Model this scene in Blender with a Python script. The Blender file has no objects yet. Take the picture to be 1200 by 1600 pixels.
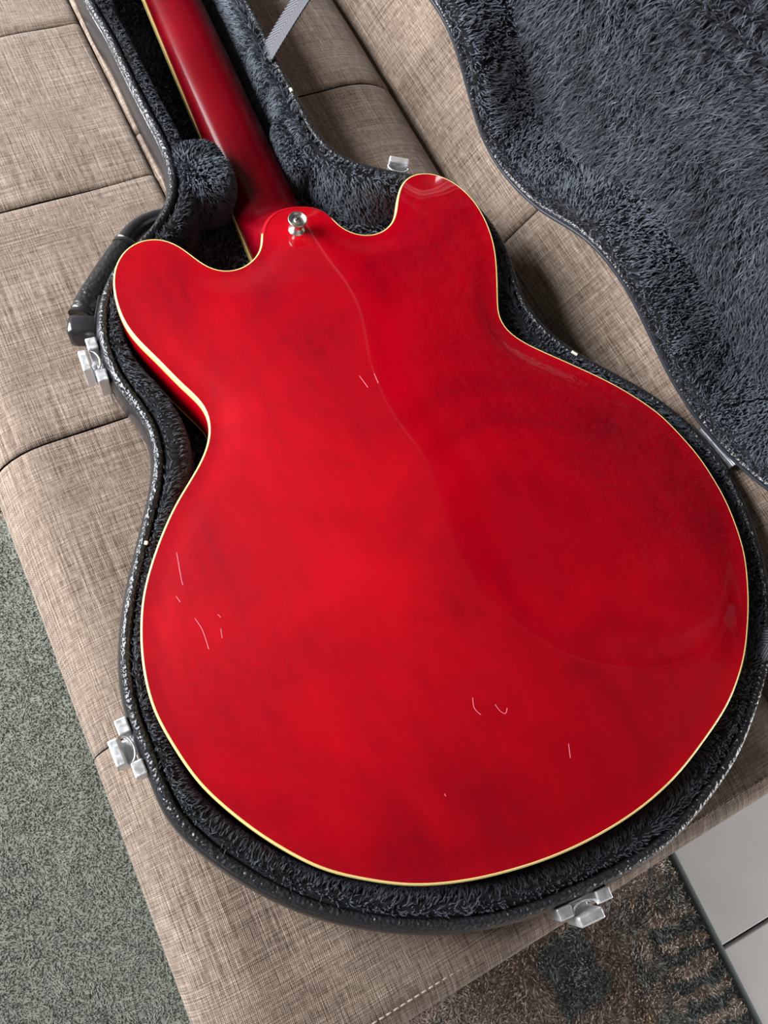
import bpy, math, random
import numpy as np
from mathutils import Vector, Matrix
from mathutils.geometry import delaunay_2d_cdt

# ------------------------------------------------------------------ scene, camera, light
scn = bpy.context.scene
COL = scn.collection
Z0 = 0.47                       # height of the guitar's back edge above the floor (metres)

cam_d = bpy.data.cameras.new('camera'); cam = bpy.data.objects.new('camera', cam_d); COL.objects.link(cam)
cam_d.sensor_fit = 'VERTICAL'; cam_d.sensor_height = 24.0; cam_d.lens = 1250.0 / 1600.0 * 24.0
cam_d.clip_start = 0.02
_R = [[0.9010614742, 0.3264189483, -0.2855501529], [-0.4040037397, 0.8711772896, -0.2789822726], [0.1576997082, 0.3667435075, 0.9168587687]]
_C = (-0.1791768889, 0.0847010562, 0.4741799381 + Z0)
cam.matrix_world = Matrix([_R[0] + [_C[0]], _R[1] + [_C[1]], _R[2] + [_C[2]], [0, 0, 0, 1]])
scn.camera = cam

world = bpy.data.worlds.new('world'); scn.world = world; world.use_nodes = True
_bg = world.node_tree.nodes['Background']; _bg.inputs[0].default_value = (0.62, 0.75, 1.0, 1); _bg.inputs[1].default_value = 0.6

ROOM = dict(x0=-1.40, x1=1.05, y0=-1.4, y1=2.5, h=2.5)
WIN = dict(y0=0.55, y1=2.15, z0=0.50, z1=2.00)

def area(name, loc, rot, sx, sy, power, color):
    l = bpy.data.lights.new(name, 'AREA'); l.shape = 'RECTANGLE'; l.size = sx; l.size_y = sy
    l.energy = power; l.color = color
    o = bpy.data.objects.new(name, l); COL.objects.link(o); o.location = loc; o.rotation_euler = rot
    return o
# daylight coming in through the window of the left wall
area('window_daylight', (ROOM['x0'] - 0.06, (WIN['y0'] + WIN['y1']) / 2, (WIN['z0'] + WIN['z1']) / 2),
     (0, -math.pi / 2, 0), WIN['z1'] - WIN['z0'], WIN['y1'] - WIN['y0'], 245, (0.96, 0.98, 1.0))

# added fill light in a made-up low opening of the right wall: brightens tiles
FILL_GAP = dict(y0=-1.30, y1=-.32, z0=.06, z1=.62)
area('floor_fill_light', (ROOM['x1'] + .06, (FILL_GAP['y0'] + FILL_GAP['y1']) / 2, (FILL_GAP['z0'] + FILL_GAP['z1']) / 2), (0, math.pi / 2, 0), FILL_GAP['z1'] - FILL_GAP['z0'], FILL_GAP['y1'] - FILL_GAP['y0'], 24, (1.0, 0.97, 0.95))

vs = scn.view_settings
vs.view_transform = 'Standard'; vs.look = 'None'; vs.gamma = 1.0; vs.use_curve_mapping = False
vs.exposure = -0.15

# ------------------------------------------------------------------ helpers
rng = np.random.default_rng(7); random.seed(7)

def link(o, parent=None):
    COL.objects.link(o)
    if parent is not None: o.parent = parent
    return o

def fast_mesh(name, V, polys, mat, parent=None, smooth=True, uv=None, col=None):
    """V (n,3); polys: list of integer arrays, each (m,k)."""
    me = bpy.data.meshes.new(name)
    V = np.asarray(V, np.float32)
    me.vertices.add(len(V)); me.vertices.foreach_set('co', V.ravel())
    polys = [np.asarray(p, np.int32) for p in polys if len(p)]
    loops = np.concatenate([p.ravel() for p in polys]); tot = np.concatenate([np.full(len(p), p.shape[1], np.int32) for p in polys])
    start = np.concatenate([[0], np.cumsum(tot)[:-1]]).astype(np.int32)
    me.loops.add(len(loops)); me.loops.foreach_set('vertex_index', loops)
    me.polygons.add(len(tot)); me.polygons.foreach_set('loop_start', start)
    try: me.polygons.foreach_set('loop_total', tot)
    except Exception: pass
    me.polygons.foreach_set('use_smooth', np.full(len(tot), bool(smooth)))
    if uv is not None:
        ul = me.uv_layers.new(name='UVMap'); ul.data.foreach_set('uv', np.asarray(uv, np.float32)[loops].ravel())
    if col is not None:
        ca = me.color_attributes.new('Col', 'FLOAT_COLOR', 'POINT'); ca.data.foreach_set('color', np.asarray(col, np.float32).ravel())
    me.update(calc_edges=True); me.validate()
    if mat is not None: me.materials.append(mat)
    o = bpy.data.objects.new(name, me)
    return link(o, parent)

def empty(name, label=None, cat=None, loc=(0, 0, 0)):
    o = bpy.data.objects.new(name, None); link(o); o.location = loc; o.empty_display_size = 0.05
    if label: o['label'] = label
    if cat: o['category'] = cat
    return o

def grid_faces(nu, nv, closed_u=False, closed_v=False):
    """index = i*nv + j, i along u, j along v"""
    iu = np.arange(nu if closed_u else nu - 1); jv = np.arange(nv if closed_v else nv - 1)
    I, J = np.meshgrid(iu, jv, indexing='ij'); I = I.ravel(); J = J.ravel()
    I2 = (I + 1) % nu; J2 = (J + 1) % nv
    return np.stack([I * nv + J, I2 * nv + J, I2 * nv + J2, I * nv + J2], 1)

def catmull(P, n=8, closed=True):
    P = np.asarray(P, float); N = len(P); out = []
    rngi = range(N) if closed else range(N - 1)
    for i in rngi:
        if closed: p0, p1, p2, p3 = P[(i - 1) % N], P[i], P[(i + 1) % N], P[(i + 2) % N]
        else: p0, p1, p2, p3 = P[max(i - 1, 0)], P[i], P[i + 1], P[min(i + 2, N - 1)]
        for k in range(n):
            t = k / n
            out.append(.5 * (2 * p1 + (p2 - p0) * t + (2 * p0 - 5 * p1 + 4 * p2 - p3) * t * t + (3 * p1 - p0 - 3 * p2 + p3) * t ** 3))
    if not closed: out.append(P[-1])
    return np.array(out)

def resample(P, n, closed=True):
    P = np.asarray(P, float); Q = np.vstack([P, P[:1]]) if closed else P
    s = np.r_[0, np.cumsum(np.linalg.norm(np.diff(Q, axis=0), axis=1))]
    u = np.linspace(0, s[-1], n + 1)[:-1] if closed else np.linspace(0, s[-1], n)
    return np.stack([np.interp(u, s, Q[:, k]) for k in range(Q.shape[1])], 1)

def smooth_closed(P, it=3):
    for _ in range(it):
        P = .25 * np.roll(P, 1, 0) + .5 * P + .25 * np.roll(P, -1, 0)
    return P

def area2(P):
    x, y = P[:, 0], P[:, 1]; return .5 * np.sum(x * np.roll(y, -1) - np.roll(x, -1) * y)

def outward(P, closed=True):
    """unit normals to the left-hand outside of a CCW closed curve"""
    if closed: t = np.roll(P, -1, 0) - np.roll(P, 1, 0)
    else: t = np.gradient(P, axis=0)
    t /= np.linalg.norm(t, axis=1)[:, None]
    return np.stack([t[:, 1], -t[:, 0]], 1)

def inside(pts, poly):
    pts = np.asarray(pts); r = np.zeros(len(pts), bool)
    x, y = pts[:, 0], pts[:, 1]
    x1, y1 = poly[:, 0], poly[:, 1]; x2, y2 = np.roll(x1, -1), np.roll(y1, -1)
    for a, b, c, d in zip(x1, y1, x2, y2):
        if b == d: continue
        m = ((b > y) != (d > y)) & (x < (c - a) * (y - b) / (d - b) + a)
        r ^= m
    return r

def dist_poly(pts, poly):
    pts = np.asarray(pts); best = np.full(len(pts), 1e9)
    for a, b in zip(poly, np.roll(poly, -1, 0)):
        ab = b - a; L = ab @ ab
        if L == 0: continue
        t = np.clip(((pts - a) @ ab) / L, 0, 1)
        d = np.linalg.norm(pts - a - t[:, None] * ab, axis=1)
        best = np.minimum(best, d)
    return best

def fill(poly, step, margin=None):
    """triangulate a polygon with interior points; returns pts2d, tris"""
    lo, hi = poly.min(0), poly.max(0)
    gx, gy = np.meshgrid(np.arange(lo[0], hi[0], step), np.arange(lo[1], hi[1], step), indexing='ij')
    g = np.stack([gx.ravel(), gy.ravel()], 1); g[:, 1] += 0.5 * step * (np.round((g[:, 0] - lo[0]) / step) % 2)
    g = g[inside(g, poly)]; g = g[dist_poly(g, poly) > (margin or step * .5)]
    pts = [Vector(p) for p in poly] + [Vector(p) for p in g]
    n = len(poly)
    v, e, fc, *_ = delaunay_2d_cdt(pts, [(i, (i + 1) % n) for i in range(n)], [], 1, 1e-7)
    return np.array([tuple(a) for a in v]), np.array([tuple(t) for t in fc if len(t) == 3])

def sweep(path, prof, closed=True, closed_prof=False, sc=None, piv=0.0):
    """path (n,2) CCW, prof [(offset outward, z)] -> verts, quads"""
    N = outward(path, closed); prof = np.array(prof, float)
    V = np.empty((len(path), len(prof), 3))
    off = np.repeat(prof[None, :, 0], len(path), 0) if sc is None else piv + (prof[None, :, 0] - piv) * sc[:, None]
    V[:, :, :2] = path[:, None] + N[:, None] * off[:, :, None]
    V[:, :, 2] = prof[None, :, 1]
    return V.reshape(-1, 3), grid_faces(len(path), len(prof), closed, closed_prof)

def tube(path, r, seg=12, flat=1.0, up=(0, 0, 1), cap=True):
    """tube along a 3D path; r scalar or per point; flat scales the 'up' axis"""
    P = np.asarray(path, float); n = len(P); r = np.broadcast_to(np.asarray(r, float), (n,))
    T = np.gradient(P, axis=0); T /= np.linalg.norm(T, axis=1)[:, None]
    U = np.broadcast_to(np.array(up, float), (n, 3)); S = np.cross(T, U); S /= np.linalg.norm(S, axis=1)[:, None]
    U = np.cross(S, T)
    a = np.linspace(0, 2 * np.pi, seg, endpoint=False)
    V = P[:, None] + r[:, None, None] * (np.cos(a)[None, :, None] * S[:, None] + flat * np.sin(a)[None, :, None] * U[:, None])
    F = [grid_faces(n, seg, False, True)]
    V = V.reshape(-1, 3)
    if cap: F += [np.arange(seg)[None, ::-1], ((n - 1) * seg + np.arange(seg))[None]]
    return V, F

def lathe(prof, seg=32):
    prof = np.array(prof, float); a = np.linspace(0, 2 * np.pi, seg, endpoint=False)
    V = np.stack([prof[:, None, 0] * np.cos(a), prof[:, None, 0] * np.sin(a), np.repeat(prof[:, 1:2], seg, 1)], -1).reshape(-1, 3)
    F = [grid_faces(len(prof), seg, False, True)[:, ::-1], ((len(prof) - 1) * seg + np.arange(seg))[None], np.arange(seg)[None, ::-1]]
    return V, F

def boxv(sx, sy, sz, bev=0.0):
    """bevelled box centred at 0 (chamfer on all edges)"""
    if bev <= 0:
        c = np.array([(x, y, z) for x in (-.5, .5) for y in (-.5, .5) for z in (-.5, .5)]) * [sx, sy, sz]
        return c, [np.array([[0, 1, 3, 2], [4, 6, 7, 5], [0, 4, 5, 1], [2, 3, 7, 6], [0, 2, 6, 4], [1, 5, 7, 3]])]
    import bmesh
    bm = bmesh.new(); bmesh.ops.create_cube(bm, size=1.0)
    for v in bm.verts: v.co = Vector((v.co.x * sx, v.co.y * sy, v.co.z * sz))
    bmesh.ops.bevel(bm, geom=list(bm.edges), offset=bev, segments=2, affect='EDGES', profile=.5)
    bm.verts.index_update()
    V = np.array([tuple(v.co) for v in bm.verts]); F = {}
    for f in bm.faces: F.setdefault(len(f.verts), []).append([v.index for v in f.verts])
    bm.free(); return V, [np.array(x) for x in F.values()]

def frame_xf(V, o, ax, ay, az):
    return np.asarray(o, float) + V[:, :1] * np.asarray(ax) + V[:, 1:2] * np.asarray(ay) + V[:, 2:3] * np.asarray(az)

def wob(p, k=8.0, seed=0, n=5):
    """cheap smooth pseudo noise in about [-1,1] for (m,2) points"""
    r = np.random.default_rng(seed); out = 0
    for _ in range(n):
        a = r.uniform(0, 2 * np.pi); q = k * r.uniform(.5, 1.6); ph = r.uniform(0, 6.28)
        out = out + np.sin((p[:, 0] * np.cos(a) + p[:, 1] * np.sin(a)) * q + ph)
    return out / n ** .5 / 1.4

def blades(P, N, T, L, W, col, seed=0, lay=.6, jit=.35, rise=.75):
    """short curved fibres: P base points, N normals, T lay direction (m,3)"""
    r = np.random.default_rng(seed); m = len(P)
    L = (np.asarray(L) * r.uniform(.6, 1.15, m))[:, None]; W = (W * r.uniform(.7, 1.3, m))[:, None]
    Tj = T + r.normal(0, jit, (m, 3)); Tj -= (Tj * N).sum(1)[:, None] * N
    D = N * rise + Tj * lay; D /= np.linalg.norm(D, axis=1)[:, None]
    S = np.cross(D, N + r.normal(0, .5, (m, 3))); S /= np.linalg.norm(S, axis=1)[:, None] + 1e-9
    mid = P + (N * .55 * rise + Tj * .3 * lay) * L
    tip = P + (N * .85 * rise + Tj * 1.0 * lay) * L
    V = np.stack([P - S * W / 2, P + S * W / 2, mid - S * W * .45, mid + S * W * .45, tip], 1).reshape(-1, 3)
    b = np.arange(m)[:, None] * 5
    C = np.repeat(np.c_[col, np.ones(m)][:, None], 5, 1).reshape(-1, 4)
    return V, [b + np.array([0, 1, 3, 2]), b + np.array([2, 3, 4])], C

# ------------------------------------------------------------------ materials
def mat(name, color=(.8, .8, .8), rough=.5, metal=0.0, **kw):
    m = bpy.data.materials.new(name); m.use_nodes = True
    b = m.node_tree.nodes['Principled BSDF']
    b.inputs['Base Color'].default_value = (*color, 1); b.inputs['Roughness'].default_value = rough; b.inputs['Metallic'].default_value = metal
    for k, v in kw.items(): b.inputs[k.replace('_', ' ')].default_value = v
    return m

class NT:
    def __init__(s, m): s.t = m.node_tree; s.n = s.t.nodes; s.b = s.n['Principled BSDF']
    def add(s, typ, **kw):
        nd = s.n.new(typ)
        for k, v in kw.items(): setattr(nd, k, v)
        return nd
    def l(s, a, b): s.t.links.new(a, b)
    def noise(s, vec, scale, detail=3, rough=.55, dist=0.0):
        nd = s.add('ShaderNodeTexNoise'); nd.inputs['Scale'].default_value = scale; nd.inputs['Detail'].default_value = detail
        nd.inputs['Roughness'].default_value = rough; nd.inputs['Distortion'].default_value = dist
        if vec is not None: s.l(vec, nd.inputs['Vector'])
        return nd.outputs['Fac']
    def mapping(s, vec, scale=(1, 1, 1), rot=(0, 0, 0)):
        nd = s.add('ShaderNodeMapping'); nd.inputs['Scale'].default_value = scale; nd.inputs['Rotation'].default_value = rot
        s.l(vec, nd.inputs['Vector']); return nd.outputs['Vector']
    def math(s, op, a, b=None, c=None):
        nd = s.add('ShaderNodeMath', operation=op)
        for i, x in enumerate((a, b, c)):
            if x is None: continue
            if isinstance(x, (int, float)): nd.inputs[i].default_value = x
            else: s.l(x, nd.inputs[i])
        return nd.outputs[0]
    def ramp(s, fac, stops):
        nd = s.add('ShaderNodeValToRGB'); e = nd.color_ramp.elements
        while len(e) < len(stops): e.new(.5)
        for el, (p, c) in zip(e, stops): el.position = p; el.color = (*c, 1) if len(c) == 3 else c
        s.l(fac, nd.inputs[0]); return nd.outputs[0]
    def mix(s, fac, a, b, blend='MIX'):
        nd = s.add('ShaderNodeMix', data_type='RGBA', blend_type=blend)
        for x, i in ((fac, 0), (a, 6), (b, 7)):
            if isinstance(x, (int, float)): nd.inputs[i].default_value = x
            elif isinstance(x, tuple): nd.inputs[i].default_value = (*x, 1)
            else: s.l(x, nd.inputs[i])
        return nd.outputs[2]
    def bump(s, h, strength=.3, dist=.001):
        nd = s.add('ShaderNodeBump'); nd.inputs['Strength'].default_value = strength; nd.inputs['Distance'].default_value = dist
        s.l(h, nd.inputs['Height']); s.l(nd.outputs[0], s.b.inputs['Normal']); return nd
    def obj(s): return s.add('ShaderNodeTexCoord').outputs['Object']
    def uv(s): return s.add('ShaderNodeTexCoord').outputs['UV']
    def color(s, c): s.l(c, s.b.inputs['Base Color'])

M = {}
def m_lacquer(name, dark, mid, light, grain=1.0):
    m = mat(name, mid, .38); t = NT(m); v = t.obj()
    t.b.inputs['Coat Weight'].default_value = 1.0; t.b.inputs['Coat Roughness'].default_value = .045; t.b.inputs['Coat IOR'].default_value = 1.42
    t.b.inputs['Specular IOR Level'].default_value = .05
    n1 = t.noise(v, 6.5, 5, .62, .8); n2 = t.noise(t.mapping(v, (150, 9, 9)), 1.0, 3, .6)
    n3 = t.noise(v, 320, 2, .6)
    f = t.math('ADD', t.math('MULTIPLY', n1, .74), t.math('ADD', t.math('MULTIPLY', n2, .13 * grain), t.math('MULTIPLY', n3, .12)))
    t.color(t.ramp(f, [(.34, dark), (.5, mid), (.64, light)]))
    t.bump(t.noise(v, 14, 2), .05, .002)
    return m
M['red'] = m_lacquer('cherry_lacquer', (.22, .0, .006), (.36, .0, .006), (.47, .0005, .007))
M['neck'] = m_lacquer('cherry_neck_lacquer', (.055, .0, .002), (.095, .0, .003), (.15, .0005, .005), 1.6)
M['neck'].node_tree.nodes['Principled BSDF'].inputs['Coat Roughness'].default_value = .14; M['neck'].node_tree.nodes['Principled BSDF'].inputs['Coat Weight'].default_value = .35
M['cream'] = mat('cream_binding', (.85, .66, .25), .3, Coat_Weight=.6)
M['rosewood'] = mat('dark_fretboard_wood', (.035, .018, .012), .5)
M['nickel'] = mat('worn_nickel', (.72, .70, .66), .28, 1.0)
M['scratch'] = mat('pale_scratch', (.85, .25, .30), .6)

m = mat('chrome_latch_steel', (.84, .85, .88), .2, .85); t = NT(m); v = t.obj()
t.l(t.ramp(t.noise(v, 260, 4, .7), [(.35, (.30,) * 3), (.7, (.62,) * 3)]), t.b.inputs['Roughness']); M['chrome'] = m

def m_vinyl(name, scale, strength, rough, base=(.012, .013, .016)):
    m = mat(name, base, rough); t = NT(m); v = t.obj()
    vo = t.add('ShaderNodeTexVoronoi'); vo.feature = 'SMOOTH_F1'; vo.inputs['Scale'].default_value = scale
    wv = t.noise(v, scale * .6, 2); cmb = t.add('ShaderNodeVectorMath', operation='SCALE'); 
    t.l(v, vo.inputs['Vector'])
    h = t.math('ADD', vo.outputs['Distance'], t.math('MULTIPLY', wv, .8))
    t.bump(h, strength, .0012); return m
M['vinyl_rim'] = m_vinyl('pebbled_black_vinyl', 520, .9, .30, (.016, .017, .02))
M['vinyl'] = m_vinyl('smooth_black_vinyl', 420, .10, .20, (.020, .019, .021))
M['vinyl_lid'] = m_vinyl('lid_lip_vinyl', 300, .08, .32, (.03, .034, .042))
M['leather'] = m_vinyl('black_handle_leather', 330, .55, .28, (.012, .012, .013))

def m_fur(name):
    m = mat(name, (.03, .034, .045), .75); t = NT(m)
    a = t.add('ShaderNodeAttribute'); a.attribute_name = 'Col'; t.color(a.outputs['Color'])
    t.b.inputs['Sheen Weight'].default_value = .35; t.b.inputs['Sheen Roughness'].default_value = .5; t.b.inputs['Sheen Tint'].default_value = (.6, .7, .9, 1)
    t.b.inputs['Specular IOR Level'].default_value = .25
    return m
M['fur'] = m_fur('charcoal_plush_pile')
M['lining'] = mat('plush_backing', (.006, .007, .009), .95)
M['pile'] = m_fur('rug_pile'); M['pile'].node_tree.nodes['Principled BSDF'].inputs['Sheen Weight'].default_value = .0; M['pile'].node_tree.nodes['Principled BSDF'].inputs['Specular IOR Level'].default_value = .0
_t = NT(M['pile']); _g = _t.add('ShaderNodeNewGeometry'); _c = _t.add('ShaderNodeCombineXYZ'); _c.inputs[2].default_value = 1.0
_m = _t.add('ShaderNodeMix', data_type='VECTOR'); _m.inputs[0].default_value = .8; _t.l(_g.outputs['Normal'], _m.inputs[4]); _t.l(_c.outputs[0], _m.inputs[5]); _t.l(_m.outputs[1], _t.b.inputs['Normal'])
M['rug_back'] = mat('rug_backing', (.20, .20, .17), .95)
M['rug_edge'] = mat('rug_edge_cord', (.045, .06, .06), .9)

def m_fabric():
    m = mat('beige_woven_upholstery', (.3, .24, .19), .92); t = NT(m); v = t.uv()
    warp = t.math('ADD', t.math('MULTIPLY', t.noise(t.mapping(v, (1150, 9, 1)), 1, 1, .5), .55), t.math('MULTIPLY', t.noise(t.mapping(v, (1400, 110, 1)), 1, 1, .5), .45))
    weft = t.math('ADD', t.math('MULTIPLY', t.noise(t.mapping(v, (9, 1150, 1)), 1, 1, .5), .55), t.math('MULTIPLY', t.noise(t.mapping(v, (110, 1400, 1)), 1, 1, .5), .45))
    big = t.noise(v, 30, 3)
    sx = t.add('ShaderNodeSeparateXYZ'); t.l(v, sx.inputs[0])
    wx = t.math('SINE', t.math('MULTIPLY', sx.outputs[0], 2 * math.pi / .00150)); wy = t.math('SINE', t.math('MULTIPLY', sx.outputs[1], 2 * math.pi / .00150))
    chk = t.math('MULTIPLY', wx, wy)
    f = t.math('ADD', t.math('MULTIPLY', warp, .55), t.math('MULTIPLY', weft, .45))
    f = t.math('ADD', f, t.math('ADD', t.math('MULTIPLY', chk, .05), t.math('MULTIPLY', t.math('SUBTRACT', big, .5), .10)))
    c = t.ramp(f, [(.36, (.048, .031, .022)), (.47, (.165, .118, .088)), (.58, (.305, .236, .186)), (.68, (.47, .39, .32))])
    t.color(c)
    h = t.math('ADD', f, t.math('MULTIPLY', chk, .15)); t.bump(h, .55, .0012)
    t.b.inputs['Sheen Weight'].default_value = .15; t.b.inputs['Specular IOR Level'].default_value = .2
    return m
M['fabric'] = m_fabric()
M['thread'] = mat('brown_seam_thread', (.10, .075, .06), .9)
M['thread_light'] = mat('pale_stitch_thread', (.38, .30, .25), .9)

m = mat('grey_webbing', (.20, .20, .23), .7); t = NT(m); v = t.uv()
sx = t.add('ShaderNodeSeparateXYZ'); t.l(v, sx.inputs[0])
ab = t.math('ABSOLUTE', sx.outputs[0])
ch = t.math('SINE', t.math('MULTIPLY', t.math('ADD', sx.outputs[1], t.math('MULTIPLY', ab, 1.4)), 2 * math.pi / .0032))
t.color(t.ramp(t.math('MULTIPLY_ADD', ch, .5, .5), [(.1, (.016, .016, .02)), (.7, (.10, .10, .12))])); t.bump(ch, .5, .0006)
M['web'] = m

m = mat('white_floor_tile', (.52, .51, .51), .28); t = NT(m)
t.color(t.ramp(t.noise(t.obj(), 14, 4), [(.3, (.49, .48, .48)), (.7, (.55, .54, .54))])); M['tile'] = m
M['grout'] = mat('dark_grout', (.03, .03, .03), .9)
m = mat('matt_wall_paint', (.16, .15, .14), .9); t = NT(m); t.bump(t.noise(t.obj(), 60, 3), .1, .001); M['wall'] = m
M['wall_pale'] = mat('pale_wall_paint', (.45, .43, .41), .9)
M['wall_dark'] = mat('dark_wall_paint', (.05, .045, .042), .9)
M['ceiling'] = mat('wood_ceiling', (.075, .066, .058), .8)
M['frame'] = mat('white_window_frame', (.75, .75, .75), .4)
M['wood'] = mat('dark_wood_leg', (.06, .035, .02), .4)
M['chip'] = mat('bare_wood_chip', (.85, .80, .68), .6)

# ------------------------------------------------------------------ the room
def structure(o): o['kind'] = 'structure'; return o
rx0, rx1, ry0, ry1, rh = ROOM['x0'], ROOM['x1'], ROOM['y0'], ROOM['y1'], ROOM['h']
def slab(name, a, b, mt, parent=None):
    a = np.array(a, float); b = np.array(b, float)
    V, F = boxv(*(b - a)); return fast_mesh(name, V + (a + b) / 2, F, mt, parent, smooth=False)
fl = structure(slab('floor', (rx0, ry0, -.06), (rx1, ry1, -.010), M['grout']))
TS = .60; tx0, ty0 = -.10, -.245
tv, tf = boxv(TS - .004, TS - .004, .0102, .0012)
tile_me = None
for i in range(-4, 5):
    for j in range(-4, 6):
        x0 = tx0 + i * TS; y0 = ty0 + j * TS
        cx, cy = x0 + TS / 2, y0 + TS / 2
        if cx - TS / 2 < rx0 - .3 or cx + TS / 2 > rx1 + .3 or cy - TS / 2 < ry0 - .3 or cy + TS / 2 > ry1 + .3: continue
        if tile_me is None:
            o = fast_mesh('tile', tv, tf, M['tile'], fl, smooth=False); tile_me = o.data
        else: o = link(bpy.data.objects.new('tile', tile_me), fl)
        o.location = (cx, cy, -.0051)
structure(slab('ceiling', (rx0 - .1, ry0 - .1, rh), (rx1 + .1, ry1 + .1, rh + .08), M['ceiling']))
structure(slab('wall_front', (rx0, ry0 - .1, -.06), (rx1, ry0, rh), M['wall_pale']))
wf = structure(bpy.data.objects.new('wall_right', None)); link(wf)
for a, b in (((ry0 - .1, -.06), (FILL_GAP['y0'], rh)), ((FILL_GAP['y1'], -.06), (ry1 + .1, rh)), ((FILL_GAP['y0'], -.06), (FILL_GAP['y1'], FILL_GAP['z0'])), ((FILL_GAP['y0'], FILL_GAP['z1']), (FILL_GAP['y1'], rh))):
    slab('wall_section', (rx1, a[0], a[1]), (rx1 + .1, b[0], b[1]), M['wall_dark'], wf)
fill_op = structure(bpy.data.objects.new('fill_opening', None)); link(fill_op)  # invented opening for the added fill light, with its frame and sill
slab('window_frame', (rx1 - .015, FILL_GAP['y0'] - .03, FILL_GAP['z1']), (rx1 + .04, FILL_GAP['y1'] + .03, FILL_GAP['z1'] + .05), M['frame'], fill_op)
slab('window_sill', (rx1 - .03, FILL_GAP['y0'] - .03, FILL_GAP['z0'] - .04), (rx1 + .04, FILL_GAP['y1'] + .03, FILL_GAP['z0']), M['frame'], fill_op)
structure(slab('wall_back', (rx0, ry1, -.06), (rx1, ry1 + .1, rh), M['wall']))
wl = structure(bpy.data.objects.new('wall_left', None)); link(wl)
for a, b in (((ry0 - .1, -.06), (WIN['y0'], rh)), ((WIN['y1'], -.06), (ry1 + .1, rh)), ((WIN['y0'], -.06), (WIN['y1'], WIN['z0'])), ((WIN['y0'], WIN['z1']), (WIN['y1'], rh))):
    slab('wall_section', (rx0 - .1, a[0], a[1]), (rx0, b[0], b[1]), M['wall'], wl)
wn = structure(bpy.data.objects.new('window_1', None)); link(wn)
wy0, wy1, wz0, wz1 = WIN['y0'], WIN['y1'], WIN['z0'], WIN['z1']
slab('window_sill', (rx0 - .1, wy0 - .04, wz0 - .03), (rx0 + .08, wy1 + .04, wz0), M['frame'], wn)
slab('window_frame', (rx0 - .05, wy0, wz0), (rx0, wy0 + .05, wz1), M['frame'], wn)
slab('window_frame', (rx0 - .05, wy1 - .05, wz0), (rx0, wy1, wz1), M['frame'], wn)
slab('window_frame', (rx0 - .05, wy0, wz1 - .05), (rx0, wy1, wz1), M['frame'], wn)
slab('window_mullion', (rx0 - .05, (wy0 + wy1) / 2 - .03, wz0), (rx0, (wy0 + wy1) / 2 + .03, wz1), M['frame'], wn)

# ------------------------------------------------------------------ measured outlines (mm, guitar axis = +y)
G_RAW = [(28.5, 463.7), (31.0, 451.2), (36.6, 443.4), (44.7, 437.9), (54.3, 435.7), (63.8, 437.9), (71.0, 442.1), (77.2, 449.8), (84.2, 462.5), (92.9, 474.4), (101.8, 480.6), (113.0, 481.5), (121.6, 479.2), (130.0, 472.8), (136.7, 464.3), (142.9, 448.7), (144.6, 433.7), (143.7, 418.4), (140.9, 403.9), (135.0, 386.9), (125.0, 365.4), (114.8, 344.6), (112.5, 333.7), (116.2, 322.0), (125.1, 309.8), (139.2, 294.9), (153.2, 279.9), (166.9, 264.5), (179.5, 247.3), (190.6, 227.8), (196.6, 208.1), (200.7, 189.3), (201.8, 169.7), (200.6, 147.2), (192.6, 115.2), (179.3, 90.1), (167.3, 72.7), (152.0, 54.5), (138.8, 43.0), (121.3, 31.1), (98.3, 20.5), (67.4, 8.8), (36.6, 2.2), (5.5, 0.0), (-23.2, 1.0), (-51.0, 4.9), (-80.1, 11.8), (-108.4, 22.7), (-135.7, 39.7), (-152.5, 53.7), (-169.9, 75.2), (-182.6, 95.1), (-193.3, 116.1), (-198.4, 133.0), (-201.9, 149.4), (-204.1, 164.7), (-203.4, 181.5), (-200.3, 199.2), (-195.1, 216.5), (-188.5, 232.2), (-181.0, 244.5), (-170.8, 258.9), (-153.5, 279.3), (-131.7, 299.2), (-120.3, 312.4), (-114.8, 324.2), (-113.0, 335.5), (-115.2, 345.3), (-121.9, 359.8), (-130.8, 383.4), (-137.6, 399.8), (-141.7, 415.5), (-141.9, 432.8), (-139.6, 447.4), (-135.4, 459.5), (-128.9, 468.8), (-119.8, 476.4), (-108.0, 479.2), (-99.2, 477.8), (-90.0, 472.2), (-83.7, 463.3), (-78.1, 452.3), (-72.2, 442.5), (-64.7, 437.3), (-54.1, 435.2), (-43.1, 438.9), (-35.3, 444.1), (-29.8, 452.0), (-27.0, 462.0), (-23.2, 468.1), (-13.5, 476.4), (-4.0, 478.6), (4.4, 478.1), (18.3, 474.2), (24.8, 469.8)]
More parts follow.
